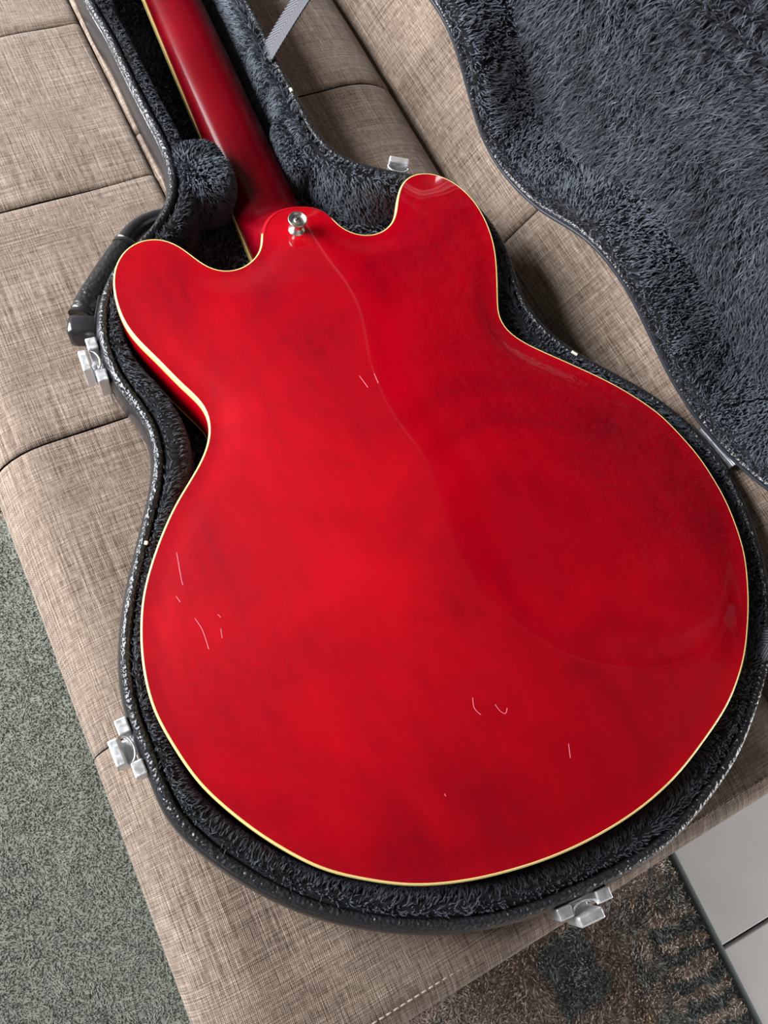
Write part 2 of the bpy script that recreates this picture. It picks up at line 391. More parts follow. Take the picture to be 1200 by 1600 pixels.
K_RAW = [(-74.9, 727.9), (-71.5, 698.0), (-70.5, 669.4), (-69.4, 632.3), (-67.5, 597.5), (-66.0, 573.0), (-67.1, 554.9), (-70.8, 536.6), (-74.7, 525.0), (-81.0, 514.9), (-89.0, 506.7), (-97.2, 499.3), (-104.1, 492.8), (-127.0, 479.0), (-146.5, 455.6), (-153.7, 440.6), (-158.4, 427.9), (-160.4, 417.2), (-160.7, 407.7), (-161.5, 395.3), (-160.2, 383.9), (-157.3, 374.1), (-153.8, 362.2), (-151.4, 349.7), (-150.5, 339.4), (-151.4, 328.8), (-155.9, 313.8), (-164.4, 296.9), (-171.7, 284.7), (-179.7, 271.3), (-185.1, 261.7), (-192.0, 250.2), (-198.9, 238.2), (-206.5, 221.4), (-212.1, 207.1), (-216.3, 191.4), (-218.0, 177.8), (-218.6, 166.4), (-218.0, 155.7), (-216.6, 143.0), (-217.1, 127.1), (-215.1, 108.0), (-207.8, 92.2), (-198.5, 75.5), (-180.6, 51.6), (-159.4, 29.7), (-136.1, 12.6), (-112.9, -1.0), (-96.7, -8.9), (-76.8, -15.8), (-50.8, -22.2), (-20.8, -25.3), (8.6, -26.6), (30.0, -26.5), (54.5, -23.2), (81.4, -15.3), (100.3, -8.1), (118.3, 0.0), (135.2, 10.8), (148.7, 20.9), (163.0, 32.0), (175.5, 43.4), (188.5, 59.3), (200.9, 78.5), (210.0, 97.2), (216.5, 114.0), (222.2, 135.8), (226.0, 157.9), (226.6, 178.4), (222.0, 207.9), (214.3, 228.7), (200.6, 253.7), (183.9, 275.1), (170.6, 292.5), (161.4, 305.0), (153.0, 323.2), (148.5, 340.4), (147.9, 356.6), (152.3, 380.2), (157.1, 399.3), (157.9, 413.3), (156.7, 429.4), (153.2, 450.5), (138.0, 477.0), (112.2, 493.8), (97.5, 501.9), (78.2, 513.2), (68.0, 523.5), (60.0, 538.7), (57.3, 551.1), (56.0, 564.1), (56.5, 586.0), (56.0, 610.0), (55.5, 636.1), (56.5, 659.2), (57.2, 677.5), (56.4, 698.0)]
K_RAW = K_RAW + [(57.5, 740), (60, 800), (68, 870), (82, 935), (90, 1000), (86, 1060), (62, 1092), (0, 1100), (-66, 1092), (-94, 1060), (-100, 1000), (-94, 935), (-82, 870), (-76.5, 800)]
Gp = np.array(G_RAW, float) / 1000
Gc = smooth_closed(resample(catmull(Gp, 8), 420), 6)
if area2(Gc) < 0: Gc = Gc[::-1]
Kp = np.array(K_RAW, float) / 1000
Kc = smooth_closed(resample(catmull(Kp, 8), 520), 8)
if area2(Kc) < 0: Kc = Kc[::-1]
ZR = Z0 - .012                 # top of the case rim
ZS = ZR - .040                 # sofa seat surface

def offset_poly(P, d, it=0):
    Q = P + outward(P) * d
    return smooth_closed(Q, it) if it else Q

# ------------------------------------------------------------------ sofa
SA = math.radians(2.5); ca, sa = math.cos(SA), math.sin(SA)
def s2w(p): return np.stack([p[:, 0] * ca - p[:, 1] * sa, p[:, 0] * sa + p[:, 1] * ca], 1)
sofa = empty('sofa', 'beige woven fabric sofa with stitched cushions under the open guitar case', 'sofa', (0, 0, 0))
Kin = offset_poly(Kc, -.007)

def edge_coords(a, b, step, ra, rb):
    e = np.array([0, .012, .05, .11, .2, .32, .46, .62, .8, 1.0])
    lo = a + e * ra; hi = b - e[::-1] * rb
    n = max(2, int((hi[0] - lo[-1]) / step))
    return np.concatenate([lo, np.linspace(lo[-1], hi[0], n + 1)[1:-1], hi])

def roll(d, r):
    t = np.clip(1 - d / r, 0, 1); return 1 - np.sqrt(np.maximum(0, 1 - t * t))

def seat_panel(x0, x1, y0, y1, rx0_, rx1_, ry0_, ry1_, dx0, dx1, dy0, dy1, seed):
    xs = edge_coords(x0, x1, .0052, rx0_, rx1_); ys = edge_coords(y0, y1, .0052, ry0_, ry1_)
    X, Y = np.meshgrid(xs, ys, indexing='ij'); p = np.stack([X.ravel(), Y.ravel()], 1)
    z = np.full(len(p), ZS)
    z -= dx0 * roll(p[:, 0] - x0, rx0_) + dx1 * roll(x1 - p[:, 0], rx1_) + dy0 * roll(p[:, 1] - y0, ry0_) + dy1 * roll(y1 - p[:, 1], ry1_)
    z += .0012 * wob(p, 26, seed) + .0006 * wob(p, 70, seed + 9)
    w = s2w(p)
    near = np.where((w[:, 0] > -.25) & (w[:, 0] < .25))[0]
    ins = inside(w[near], Kin); dd = dist_poly(w[near], Kin)
    dep = np.where(ins, np.clip(dd / .008, 0, 1), 0); dep = dep * dep * (3 - 2 * dep)
    low = np.minimum(z[near], ZR - .0585)
    z[near] = z[near] * (1 - dep) + low * dep
    nx, ny = len(xs), len(ys)
    V = np.c_[w, z]; uv = p.copy()
    F = [grid_faces(nx, ny)]
    ring = np.concatenate([np.arange(ny), np.arange(1, nx) * ny + ny - 1, (nx - 1) * ny + np.arange(ny - 2, -1, -1), np.arange(nx - 2, 0, -1) * ny])
    S = V[ring].copy(); uvs = p[ring].copy()
    base = len(V); k = len(ring)
    cx, cy = (x0 + x1) / 2, (y0 + y1) / 2
    S[:, 2] = ZS - .15
    uvs = uvs + np.sign(uvs - [cx, cy]) * .0 + np.stack([np.where(np.isclose(p[ring][:, 0], x0), -.1, 0) + np.where(np.isclose(p[ring][:, 0], x1), .1, 0), np.where(np.isclose(p[ring][:, 1], y0), -.1, 0) + np.where(np.isclose(p[ring][:, 1], y1), .1, 0)], 1)
    V = np.vstack([V, S]); uv = np.vstack([uv, uvs])
    i = np.arange(k); j = (i + 1) % k
    F.append(np.stack([ring[i], base + i, base + j, ring[j]], 1))
    return fast_mesh('seat_panel', V, F, M['fabric'], sofa, True, uv)

XF, XM, XC = -.246, -.046, .203        # front edge, middle seam, crease (sofa axes)
rowsA = [-.046, .176, .384, .586, .765, .965, 1.17, 1.37]
rowsB = [.384, .632, .84, 1.05, 1.25, 1.37]
g = .0004
for k in range(len(rowsA) - 1):
    a, b = rowsA[k] + g, rowsA[k + 1] - g
    if k < 2: seat_panel(XF, XC, a, b, .045, .06, .022 if k == 0 else .008, .008, .042, .034, .016 if k == 0 else .0024, .0024, 20 + k)
    else: seat_panel(XF, XM - g, a, b, .045, .006, .008, .008, .042, .004, .0024, .0024, 20 + k)
for k in range(len(rowsB) - 1):
    a, b = rowsB[k] + g, rowsB[k + 1] - g
    seat_panel(XM + g, XC, a, b, .006, .06, .008, .008, .004, .034, .0024, .0024, 40 + k)
# backrest: profile rising out of the crease
bp = np.array([(0, -.095), (.006, -.078), (.020, -.055), (.040, -.028), (.062, .005), (.085, .05), (.115, .12), (.15, .21), (.185, .31), (.21, .37), (.245, .40), (.29, .395), (.32, .36), (.33, .30), (.335, .1), (.335, -.2)])
bpf = resample(catmull(bp, 8, False), 90, False); bl = np.r_[0, np.cumsum(np.linalg.norm(np.diff(bpf, axis=0), axis=1))]
rowsC = [-.046, .438, .92, 1.37]
for k in range(len(rowsC) - 1):
    a, b = rowsC[k] + g, rowsC[k + 1] - g
    ys = edge_coords(a, b, .008, .02 if k == 0 else .014, .014)
    prf = np.gradient(bpf, axis=0); prf /= np.linalg.norm(prf, axis=1)[:, None]; nrm = np.stack([prf[:, 1], -prf[:, 0]], 1)   # points to the inside of the foam
    ind = .014 * roll(ys - a, .02) if k == 0 else .004 * roll(ys - a, .014)
    ind = ind + .004 * roll(b - ys, .014)
    PX = XC + bpf[:, None, 0] + nrm[:, None, 0] * ind[None] ; PZ = Z0 + bpf[:, None, 1] + nrm[:, None, 1] * ind[None]
    PY = np.broadcast_to(ys[None], PX.shape)
    w = s2w(np.stack([PX.ravel(), PY.ravel()], 1)); V = np.c_[w, PZ.ravel()]
    uv = np.stack([np.broadcast_to(bl[:, None], PX.shape).ravel() + 1.0, PY.ravel()], 1)
    nb = len(bpf); ny = len(ys)
    F = [grid_faces(nb, ny)]
    F += [(np.arange(nb) * ny)[None], (np.arange(nb) * ny + ny - 1)[None, ::-1]]
    fast_mesh('backrest_panel', V, F, M['fabric'], sofa, True, uv)
# plinth and legs under the seat
y_end = rowsA[-1]
bx = np.array([(XF + .02, rowsA[0] + .02), (XC + .30, rowsA[0] + .02), (XC + .30, y_end - .02), (XF + .02, y_end - .02)]); bw = s2w(bx)
V = np.vstack([np.c_[bw, np.full(4, .10)], np.c_[bw, np.full(4, ZS - .10)]])
fast_mesh('sofa_base', V, [np.array([[0, 3, 2, 1], [4, 5, 6, 7], [0, 1, 5, 4], [1, 2, 6, 5], [2, 3, 7, 6], [3, 0, 4, 7]])], M['fabric'], sofa, False, np.tile(bx, (2, 1)) + np.repeat([[0, 0], [.3, .3]], 4, 0))
lv, lf = lathe([(.014, .019), (.016, .03), (.022, .101)], 20)
for (x, y) in ((XF + .07, rowsA[0] + .08), (XC + .22, rowsA[0] + .08), (XF + .07, y_end - .08), (XC + .22, y_end - .08)):
    w = s2w(np.array([[x, y]]))[0]
    fast_mesh('leg', lv + [w[0], w[1], 0], lf, M['wood'], sofa)
# seam threads lying in the grooves, and the stitched end seam
def stitches(name, pts, step, ln, r, mt, parent):
    pts = resample(pts, max(2, int(np.linalg.norm(np.diff(pts, axis=0), axis=1).sum() / step)), False)
    T = np.gradient(pts, axis=0); T /= np.linalg.norm(T, axis=1)[:, None]
    Vs, Fs = [], []
    a = np.linspace(0, 2 * np.pi, 6, endpoint=False); n = 0
    for q, tt in zip(pts, T):
        s = np.cross(tt, [0, 0, 1.0]); s /= np.linalg.norm(s); u = np.cross(s, tt)
        for e, rr, dz in ((-.5, .35, -.5), (-.3, 1, 0), (.3, 1, 0), (.5, .35, -.5)):
            Vs.append(q + tt * ln * e + u * dz * r + r * rr * (np.cos(a)[:, None] * s + np.sin(a)[:, None] * u))
        Fs.append(grid_faces(4, 6, False, True) + n); n += 24
    o = fast_mesh(name, np.vstack(Vs), [np.vstack(Fs)], mt, parent); o['kind'] = 'stuff'; return o
yy = rowsA[0] + .0125
pts = np.linspace((XF + .03, yy), (XC - .03, yy), 60)
stitches('end_seam_stitching', np.c_[s2w(pts), np.full(60, ZS - .0018)], .0046, .0034, .0005, M['thread_light'], sofa)

# ------------------------------------------------------------------ guitar
guitar = empty('electric_guitar', 'glossy cherry red hollow-body electric guitar lying face down in the case', 'guitar', (0, 0, 0))
BD = .044                        # depth of the sides
# arched back: membrane height over the outline
stp = .004
lo = Gc.min(0) - .012; hi = Gc.max(0) + .012
nx, ny = int((hi[0] - lo[0]) / stp) + 1, int((hi[1] - lo[1]) / stp) + 1
gx, gy = np.meshgrid(lo[0] + np.arange(nx) * stp, lo[1] + np.arange(ny) * stp, indexing='ij')
msk = inside(np.stack([gx.ravel(), gy.ravel()], 1), Gc).reshape(nx, ny)
Hm = np.zeros((nx, ny))
for _ in range(5000):
    Hn = .25 * (np.roll(Hm, 1, 0) + np.roll(Hm, -1, 0) + np.roll(Hm, 1, 1) + np.roll(Hm, -1, 1) + stp * stp)
    Hm = np.where(msk, Hn, 0)
Hm /= Hm.max()
def sample(A, p):
    u = np.clip((p[:, 0] - lo[0]) / stp, 0, nx - 1.001); v = np.clip((p[:, 1] - lo[1]) / stp, 0, ny - 1.001)
    i = u.astype(int); j = v.astype(int); a = u - i; b = v - j
    return A[i, j] * (1 - a) * (1 - b) + A[i + 1, j] * a * (1 - b) + A[i, j + 1] * (1 - a) * b + A[i + 1, j + 1] * a * b
ARCH = .0170
def arch(p, d=None):
    h = np.clip(sample(Hm, p), 0, 1)
    if d is None: d = dist_poly(p, Gc)
    s = np.clip((d - .0010) / .019, 0, 1); s = s * s * (3 - 2 * s)
    return ARCH * h ** 1.2 * s
Gi = offset_poly(Gc, -.0015)
pb, tb = fill(Gi, .0058)
zb = Z0 + arch(pb)
fast_mesh('back', np.c_[pb, zb], [tb], M['red'], guitar)
# sides + front
prof = [(0, -.0065), (0, -.025), (0, -BD + .0035)]
V, F = sweep(Gc, [(a, Z0 + z) for a, z in prof]); fast_mesh('side', V, [F], M['red'], guitar)
pf, tfp = fill(offset_poly(Gc, -.0015), .010)
fast_mesh('front', np.c_[pf, Z0 - BD - .006 * np.clip(sample(Hm, pf), 0, 1)], [tfp[:, ::-1]], M['red'], guitar)
# bindings: the back one stops at the neck heel
ang_ok = ~((np.abs(Gc[:, 0] - .0005) < .0285) & (Gc[:, 1] > .4615))
st = int(np.where(~ang_ok & np.roll(ang_ok, -1))[0][0]) + 1
Gb = np.roll(Gc, -st, 0)[:int(ang_ok.sum())]
bprof = [(-.0017, -.0004), (-.0014, .00005), (-.0009, .0), (-.0003, -.0005), (.0001, -.0016), (.0002, -.0062), (0, -.0068), (-.0017, -.0068)]
V, F = sweep(Gb, [(a, Z0 + z) for a, z in bprof], False, True)
nb = len(bprof); fast_mesh('back_binding', V, [F, np.arange(nb)[None], ((len(Gb) - 1) * nb + np.arange(nb))[None]], M['cream'], guitar)
bprof = [(-.0022, -BD + .0036), (.0001, -BD + .0036), (.0003, -BD + .003), (.0003, -BD + .0006), (-.0003, -BD), (-.0022, -BD)]
V, F = sweep(Gc, [(a, Z0 + z) for a, z in bprof], True, True); fast_mesh('front_binding', V, [F], M['cream'], guitar)
# red heel edge where the binding is missing
idx = np.roll(np.arange(len(Gc)), -st)[len(Gb) - 1:]; idx = np.append(idx, np.roll(np.arange(len(Gc)), -st)[0])
V, F = sweep(Gc[idx], [(-.0024, Z0 + .0002), (-.0012, Z0 - .0001), (-.0002, Z0 - .0008), (0, Z0 - .002), (0, Z0 - .0068)], False); fast_mesh('heel_edge', V, [F], M['red'], guitar)
# neck
NANG = .068
def zfret(y): return Z0 - .0575 + (y - .45) * NANG
def wneck(y): return np.interp(y, [.44, .52, .87], [.0278, .0268, .0217])
yn = np.concatenate([np.linspace(.44, .56, 61), np.linspace(.565, .87, 40)])
vn = -np.cos(np.linspace(0, np.pi, 41))
Yn, Vn = np.meshgrid(yn, vn, indexing='ij'); Wn = wneck(Yn); Xn = Vn * Wn
tk = np.interp(Yn, [.5, .87], [.0185, .0165])
zn = zfret(Yn) + .0062 + tk * (1 - np.abs(Vn) ** 2.3) ** .5
ex, ey = .0275, .0245
q = np.sqrt((Xn / ex) ** 2 + (np.maximum(Yn - .4535, 0) / ey) ** 2); dheel = np.maximum(q - 1, 0) * ey
dheel = np.where(Yn < .4535, 0, dheel)
zh = Z0 - .0012 - 1.25 * dheel
kk = .005; zt = np.maximum(zn, zh) + kk * np.maximum(0, 1 - np.abs(zn - zh) / (2 * kk)) ** 2 * .5
zt = np.minimum(zt, Z0 - .0011); zt[:, 0] = zfret(yn) + .0060; zt[:, -1] = zfret(yn) + .0060
V = np.stack([Xn, Yn, zt], -1)
Vb = V[:, ::40].copy(); Vb[:, :, 2] = zfret(yn)[:, None] + .0058
nyn, nvn = V.shape[:2]
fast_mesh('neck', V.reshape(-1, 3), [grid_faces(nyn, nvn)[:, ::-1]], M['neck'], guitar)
def strip(name, xa, xb, za, zb_, mt, ys):
    ys = np.array(ys); V = []
    for y in ys:
        w = wneck(y); zf = zfret(y)
        V += [(xa(w), y, zf + za), (xb(w), y, zf + za), (xb(w), y, zf + zb_), (xa(w), y, zf + zb_)]
    n = len(ys); F = [grid_faces(n, 4, False, True), np.array([[0, 1, 2, 3]]), np.array([[3, 2, 1, 0]]) + 4 * (n - 1)]
    return fast_mesh(name, V, F, mt, guitar, False)
yf = np.linspace(.40, .865, 24)
strip('fretboard', lambda w: -w + .0018, lambda w: w - .0018, 0, .006, M['rosewood'], yf)
strip('fretboard_binding', lambda w: -w - .0011, lambda w: -w + .0018, 0, .0062, M['cream'], yf)
strip('fretboard_binding', lambda w: w - .0018, lambda w: w + .0006, 0, .0062, M['cream'], yf)
# headstock, outside the frame
hs = np.array([(-.0215, .868), (-.03, .885), (-.036, .91), (-.038, .96), (-.042, 1.03), (-.030, 1.045), (0, 1.034), (.030, 1.045), (.042, 1.03), (.038, .96), (.036, .91), (.03, .885), (.0215, .868)])
hc = resample(catmull(hs, 6, False), 80, False); hz = lambda y: zfret(.868) + .004 + (y - .868) * .30
V = np.vstack([np.c_[hc, hz(hc[:, 1])], np.c_[hc, hz(hc[:, 1]) + .014]]); n = len(hc); i = np.arange(n); j = (i + 1) % n
fast_mesh('headstock', V, [np.stack([i, j, n + j, n + i], 1), i[None, ::-1], (n + i)[None]], M['neck'], guitar, False)
kv, kf = lathe([(.004, 0), (.004, .008), (.0075, .010), (.0085, .016), (.006, .021), (.001, .022)], 16)
for sgn in (-1, 1):
    for k in range(3):
        y = .905 + k * .042
        fast_mesh('tuning_knob', frame_xf(kv, (sgn * .036, y, hz(y) + .012), (0, 1, 0), (0, 0, 1), (sgn, 0, 0)), kf, M['nickel'], guitar)
# strap buttons
bprofile = [(.0062, 0), (.0062, .0012), (.0048, .0022), (.0034, .0042), (.0034, .0068), (.0045, .0088), (.0066, .0102), (.0071, .0112), (.0069, .0120), (.0062, .0121), (.0058, .0112), (.0042, .0098)]
def strap_button(o, ax, ay, az):
    V, F = lathe(bprofile, 40); b = fast_mesh('strap_button', frame_xf(V, o, ax, ay, az), F, M['nickel'], guitar)
    V, F = lathe([(.0033, .0096), (.0033, .0106), (.0026, .0114), (.0012, .0117)], 24); s = fast_mesh('screw', frame_xf(V, o, ax, ay, az), F, M['nickel'], b)
    for a in (0, math.pi / 2):
        V, F = boxv(.0040, .0007, .0006); c, d = math.cos(a + .5), math.sin(a + .5)
        V = np.c_[V[:, 0] * c - V[:, 1] * d, V[:, 0] * d + V[:, 1] * c, V[:, 2] + .0117]
        fast_mesh('screw_slot', frame_xf(V, o, ax, ay, az), F, M['rosewood'], b, False)
strap_button((-.0012, .4555, Z0 + .0002), (1, 0, 0), (0, 1, 0), (0, 0, 1))
strap_button((-.002, .004, Z0 - .026), (1, 0, 0), (0, 0, 1), (0, -1, 0))
# scratches and dings in the lacquer (mm in the guitar plane)
def scratch(pts, r=.00017):
    p = catmull(np.array(pts, float) / 1000, 6, False); z = Z0 + arch(p) + .00005
    V, F = tube(np.c_[p, z], r, 6, .5); fast_mesh('scratch', V, F, M['scratch'], guitar)
scratch([(-33.8, 99.8), (-35.4, 94.0), (-33.5, 89.2)])
scratch([(-22.9, 91.1), (-21.5, 86.1), (-19.1, 83.9), (-17.0, 86.2)])
scratch([(9.6, 53.3), (7.1, 45.6)])
scratch([(-161.9, 249.4), (-164.6, 233.3), (-165.2, 228.0)])
scratch([(-171.1, 223.2), (-170.0, 218.6)])
scratch([(-165.5, 206.1), (-163.8, 197.6), (-164.2, 185.7)])
scratch([(-152.6, 203.0), (-151.6, 200.5)])
scratch([(-153.8, 194.4), (-155.0, 188.8)])
scratch([(-10.6, 321.3), (-9.0, 310.8)])
scratch([(-0.4, 319.5), (-0.9, 311.7)])
scratch([(-71.1, 58.3), (-71.0, 56.8)])


# ------------------------------------------------------------------ guitar case
case = empty('guitar_case', 'open black vinyl guitar case with charcoal plush lining holding the red guitar', 'guitar case', (0, 0, 0))
def part(name, V, F, mt, parent=None, **kw): return fast_mesh(name, V, F, mt, parent or case, **kw)
# base shell
prof = [(-.0010, -.0030), (.0004, -.0040), (.0016, -.0060), (.0026, -.0090), (.0032, -.0130), (.0033, -.020), (.0026, -.031), (.0005, -.041), (-.003, -.049), (-.009, -.054), (-.016, -.0555)]
V, F = sweep(Kc, [(a, ZR + z) for a, z in prof]); part('base_shell', V, [F], M['vinyl'])
pk, tk_ = fill(offset_poly(Kc, -.016), .03); part('base_bottom', np.c_[pk, np.full(len(pk), ZR - .0555)], [tk_[:, ::-1]], M['vinyl'])
prof = [(-.0062, -.008), (-.0061, -.0022), (-.0054, -.0006), (-.0040, .0003), (-.0022, .0002), (-.0006, -.0010), (.0004, -.0030), (.0006, -.0052), (-.0005, -.0068)]
V, F = sweep(Kc, [(a, ZR + z) for a, z in prof]); part('base_rim', V, [F], M['vinyl_rim'])
# lining of the base: rolled padding then wall then floor
LP = np.array([(-.0063, -.0055), (-.0074, -.0022), (-.0098, -.0008), (-.0124, -.0018), (-.0140, -.0060), (-.0146, -.018), (-.0150, -.046)])
clr = dist_poly(Kc, Gc); clr = np.where(Kc[:, 1] > .52, .022, clr)
LSC = smooth_closed(np.clip((clr - .0085) / .0105, .85, 1.9)[:, None], 12)[:, 0]
V, F = sweep(Kc, [(a, ZR + z) for a, z in LP], sc=LSC, piv=-.0066); part('base_lining', V, [F], M['lining'])
pk, tk_ = fill(offset_poly(Kc, -.013), .02); part('base_floor_lining', np.c_[pk, np.full(len(pk), ZR - .0465)], [tk_], M['lining'])

FURC = (.060, .067, .080)
def fur_col(m, seed, base=FURC, lo_=.35, hi_=1.9):
    r = np.random.default_rng(seed); f = r.uniform(lo_, hi_, m)[:, None]; return np.clip(np.array(base) * f, 0, 1)

def swept_fur(name, path, prof, n, L, W, seed, tf=None, along=.5, parent=None, base=FURC, down=.4, flip=1.0, sc=None, piv=0.0):
    """fibres over a swept strip; tf maps (m,3)->(m,3)"""
    r = np.random.default_rng(seed); prof = np.array(prof, float)
    m_ = len(path); N2 = outward(path)
    cl = np.r_[0, np.cumsum(np.linalg.norm(np.diff(prof, axis=0), axis=1))]
    u = r.uniform(0, m_, n); i = u.astype(int) % m_; fr = (u - np.floor(u))[:, None]; j = (i + 1) % m_
    pc = path[i] * (1 - fr) + path[j] * fr; nc = N2[i] * (1 - fr) + N2[j] * fr; nc /= np.linalg.norm(nc, axis=1)[:, None]
    s = r.uniform(0, cl[-1], n); a = np.interp(s, cl, prof[:, 0]); z = np.interp(s, cl, prof[:, 1])
    if sc is not None: a = piv + (a - piv) * (sc[i] * (1 - fr[:, 0]) + sc[j] * fr[:, 0])
    dpa = np.gradient(prof, axis=0); da = np.interp(s, cl, dpa[:, 0]); dz = np.interp(s, cl, dpa[:, 1]); ln = np.hypot(da, dz); da /= ln; dz /= ln
    P = np.c_[pc + nc * a[:, None], z]
    # fibre side: rotate the profile tangent
    nn = np.c_[nc * (dz)[:, None], -da] * flip
    tang = np.c_[-nc[:, 1], nc[:, 0], np.zeros(n)]
    prt = np.c_[nc * da[:, None], dz]
    wv = wob(pc, 60, seed)[:, None]; wv2 = wob(np.c_[pc[:, 0] + z, pc[:, 1]], 160, seed + 3)[:, None]
    T = tang * along * wv + prt * (down + .5 * wv2)
    if tf is not None:
        A = tf(P); B = tf(P + nn * .001); Cc = tf(P + T * .001); P, nn, T = A, (B - A) / .001, (Cc - A) / .001
    V, F, C = blades(P, nn, T, np.full(n, L), W, fur_col(n, seed, base), seed)
    o = part(name, V, F, M['fur'], parent, smooth=False, col=C); o['kind'] = 'stuff'; return o
lp_abs = np.c_[LP[1:, 0], ZR + LP[1:, 1]]
swept_fur('base_plush_pile', Kc, lp_abs, 95000, .0075, .0010, 11, along=.9, sc=LSC, piv=-.0066, base=FURC)
def floor_fur(name, pts, z, seed, L=.009, W=.0011):
    n = len(pts); T = np.c_[.5 * wob(pts, 40, seed), -.5 + .6 * wob(pts, 55, seed + 1), np.zeros(n)]
    V, F, C = blades(np.c_[pts, z], np.tile([0, 0, 1.0], (n, 1)), T, np.full(n, L), W, fur_col(n, seed), seed, rise=.9)
    o = part(name, V, F, M['fur'], smooth=False, col=C); o['kind'] = 'stuff'
r_ = np.random.default_rng(5)
pts = np.c_[r_.uniform(-.17, .17, 90000), r_.uniform(.27, 1.09, 90000)]
pts = pts[inside(pts, offset_poly(Kc, -.018))]; pts = pts[~inside(pts, offset_poly(Gc, -.02))]
floor_fur('floor_plush_pile', pts[:42000], np.full(min(len(pts), 42000), ZR - .0465), 31)

# neck cradle: two plush blocks beside the neck
def plush_block(x0, x1, y0, y1, z0, z1, seed):
    """rounded pad with fibres"""
    nu, nv = 40, 22
    a = np.linspace(0, 2 * np.pi, nu, endpoint=False); b = np.linspace(-.999, 1, nv) * np.pi / 2
    ce = lambda v, e: np.sign(v) * np.abs(v) ** e
    A, B = np.meshgrid(a, b, indexing='ij')
    V = np.stack([(x0 + x1) / 2 + (x1 - x0) / 2 * ce(np.cos(B), .5) * ce(np.cos(A), .6), (y0 + y1) / 2 + (y1 - y0) / 2 * ce(np.cos(B), .5) * ce(np.sin(A), .6), (z0 + z1) / 2 + (z1 - z0) / 2 * ce(np.sin(B), .5)], -1)
    o = part('neck_support', V.reshape(-1, 3), [grid_faces(nu, nv, True, False)], M['lining'])
    # fibres
    Vf = V.reshape(-1, 3); Q = grid_faces(nu, nv, True, False)
    p0, p1, p2, p3 = Vf[Q[:, 0]], Vf[Q[:, 1]], Vf[Q[:, 2]], Vf[Q[:, 3]]
    nr = np.cross(p1 - p0, p3 - p0); ar = np.linalg.norm(nr, axis=1) + np.linalg.norm(np.cross(p1 - p2, p3 - p2), axis=1)
    r = np.random.default_rng(seed); n = 7000
    k = r.choice(len(Q), n, p=ar / ar.sum()); u, v = r.uniform(0, 1, (2, n, 1))
    P = (p0[k] * (1 - u) + p1[k] * u) * (1 - v) + (p3[k] * (1 - u) + p2[k] * u) * v
    N = P - np.array([(x0 + x1) / 2, (y0 + y1) / 2, (z0 + z1) / 2]); N /= np.array([(x1 - x0), (y1 - y0), (z1 - z0)]) ** 2; N /= np.linalg.norm(N, axis=1)[:, None]
    T = np.c_[.5 * wob(P[:, :2], 90, seed), -.3 + .5 * wob(P[:, :2], 120, seed + 1), np.full(n, -.3)]
    Vv, F, C = blades(P, N, T, np.full(n, .0072), .0010, fur_col(n, seed), seed)
    f = part('support_pile', Vv, F, M['fur'], o, smooth=False, col=C); f['kind'] = 'stuff'
plush_block(-.0635, -.0235, .520, .572, ZR - .046, ZR + .001, 71)
plush_block(.0285, .0520, .535, .585, ZR - .046, ZR - .008, 72)

# ---- lid: the same outline swung about the hinge axis
PHI, TH = -.199, 1.421
hp = np.array([.2272, .186, ZR + .0012])
ua = np.array([math.sin(PHI), math.cos(PHI), 0]); na = np.array([ua[1], -ua[0], 0]); za = np.array([0, 0, 1.0])
da_ = -math.cos(TH) * na + math.sin(TH) * za; wa_ = math.sin(TH) * na + math.cos(TH) * za
def lid_tf(P):
    """plan point of the closed lid (x, y, depth) -> world, opened"""
    P = np.asarray(P, float); q = P[:, :2] - hp[:2]
    s = q @ ua[:2]; d = -(q @ na[:2])
    return hp + s[:, None] * ua + d[:, None] * da_ + P[:, 2:3] * wa_
LD = .050
prof = [(-.0008, .0030), (.0006, .0050), (.0018, .010), (.0024, .020), (.0018, .036), (-.002, LD - .004), (-.009, LD + .002), (-.016, LD + .004)]
V, F = sweep(Kc, prof); part('lid_shell', lid_tf(V), [F], M['vinyl'])
pk, tk_ = fill(offset_poly(Kc, -.016), .02); dk = dist_poly(pk, Kc)
dome = LD + .004 + .012 * (1 - np.exp(-np.maximum(dk - .016, 0) / .06))
part('lid_top', lid_tf(np.c_[pk, dome]), [tk_], M['vinyl'])
prof = [(-.0006, .0046), (.0004, .0030), (.0002, .0008), (-.0008, .0), (-.0030, -.0001), (-.0033, .0004), (-.0036, .0), (-.0058, -.0002), (-.0064, .0006)]
V, F = sweep(Kc, prof); part('lid_lip', lid_tf(V), [F], M['vinyl_lid'])
prof = [(-.0060, .0010), (-.0062, -.0010), (-.0074, -.0020), (-.0088, -.0014), (-.0094, .0004), (-.0094, .006)]
V, F = sweep(Kc, prof); part('lid_rim_bead', lid_tf(V), [F], M['vinyl_rim'])
LLP = np.array([(-.0096, .004), (-.0112, .0014), (-.0145, .0010), (-.0176, .0040), (-.0190, .012), (-.0200, .026), (-.0218, .038), (-.0262, .0435)])
V, F = sweep(Kc, LLP); part('lid_lining', lid_tf(V), [F], M['lining'])
Kl = offset_poly(Kc, -.026)
pk, tk_ = fill(Kl, .006)
def lid_depth(p):
    d = dist_poly(p, Kl) ; base = .0435 + .010 * (1 - np.exp(-d / .05))
    q = p - hp[:2]; s = q @ ua[:2]; dd = -(q @ na[:2])
    env = np.clip((s - .06) / .08, 0, 1) * np.clip((.50 - s) / .1, 0, 1) * np.exp(-((dd - .215 + .06 * (s - .2)) / .045) ** 2)
    return base + env * .0060 * np.sin(dd * 2 * np.pi / .0165 + 2.2 * wob(p, 9, 3) + 6 * (s - .2)) + .0012 * wob(p, 45, 8)
part('lid_panel_lining', lid_tf(np.c_[pk, lid_depth(pk)]), [tk_[:, ::-1]], M['lining'])
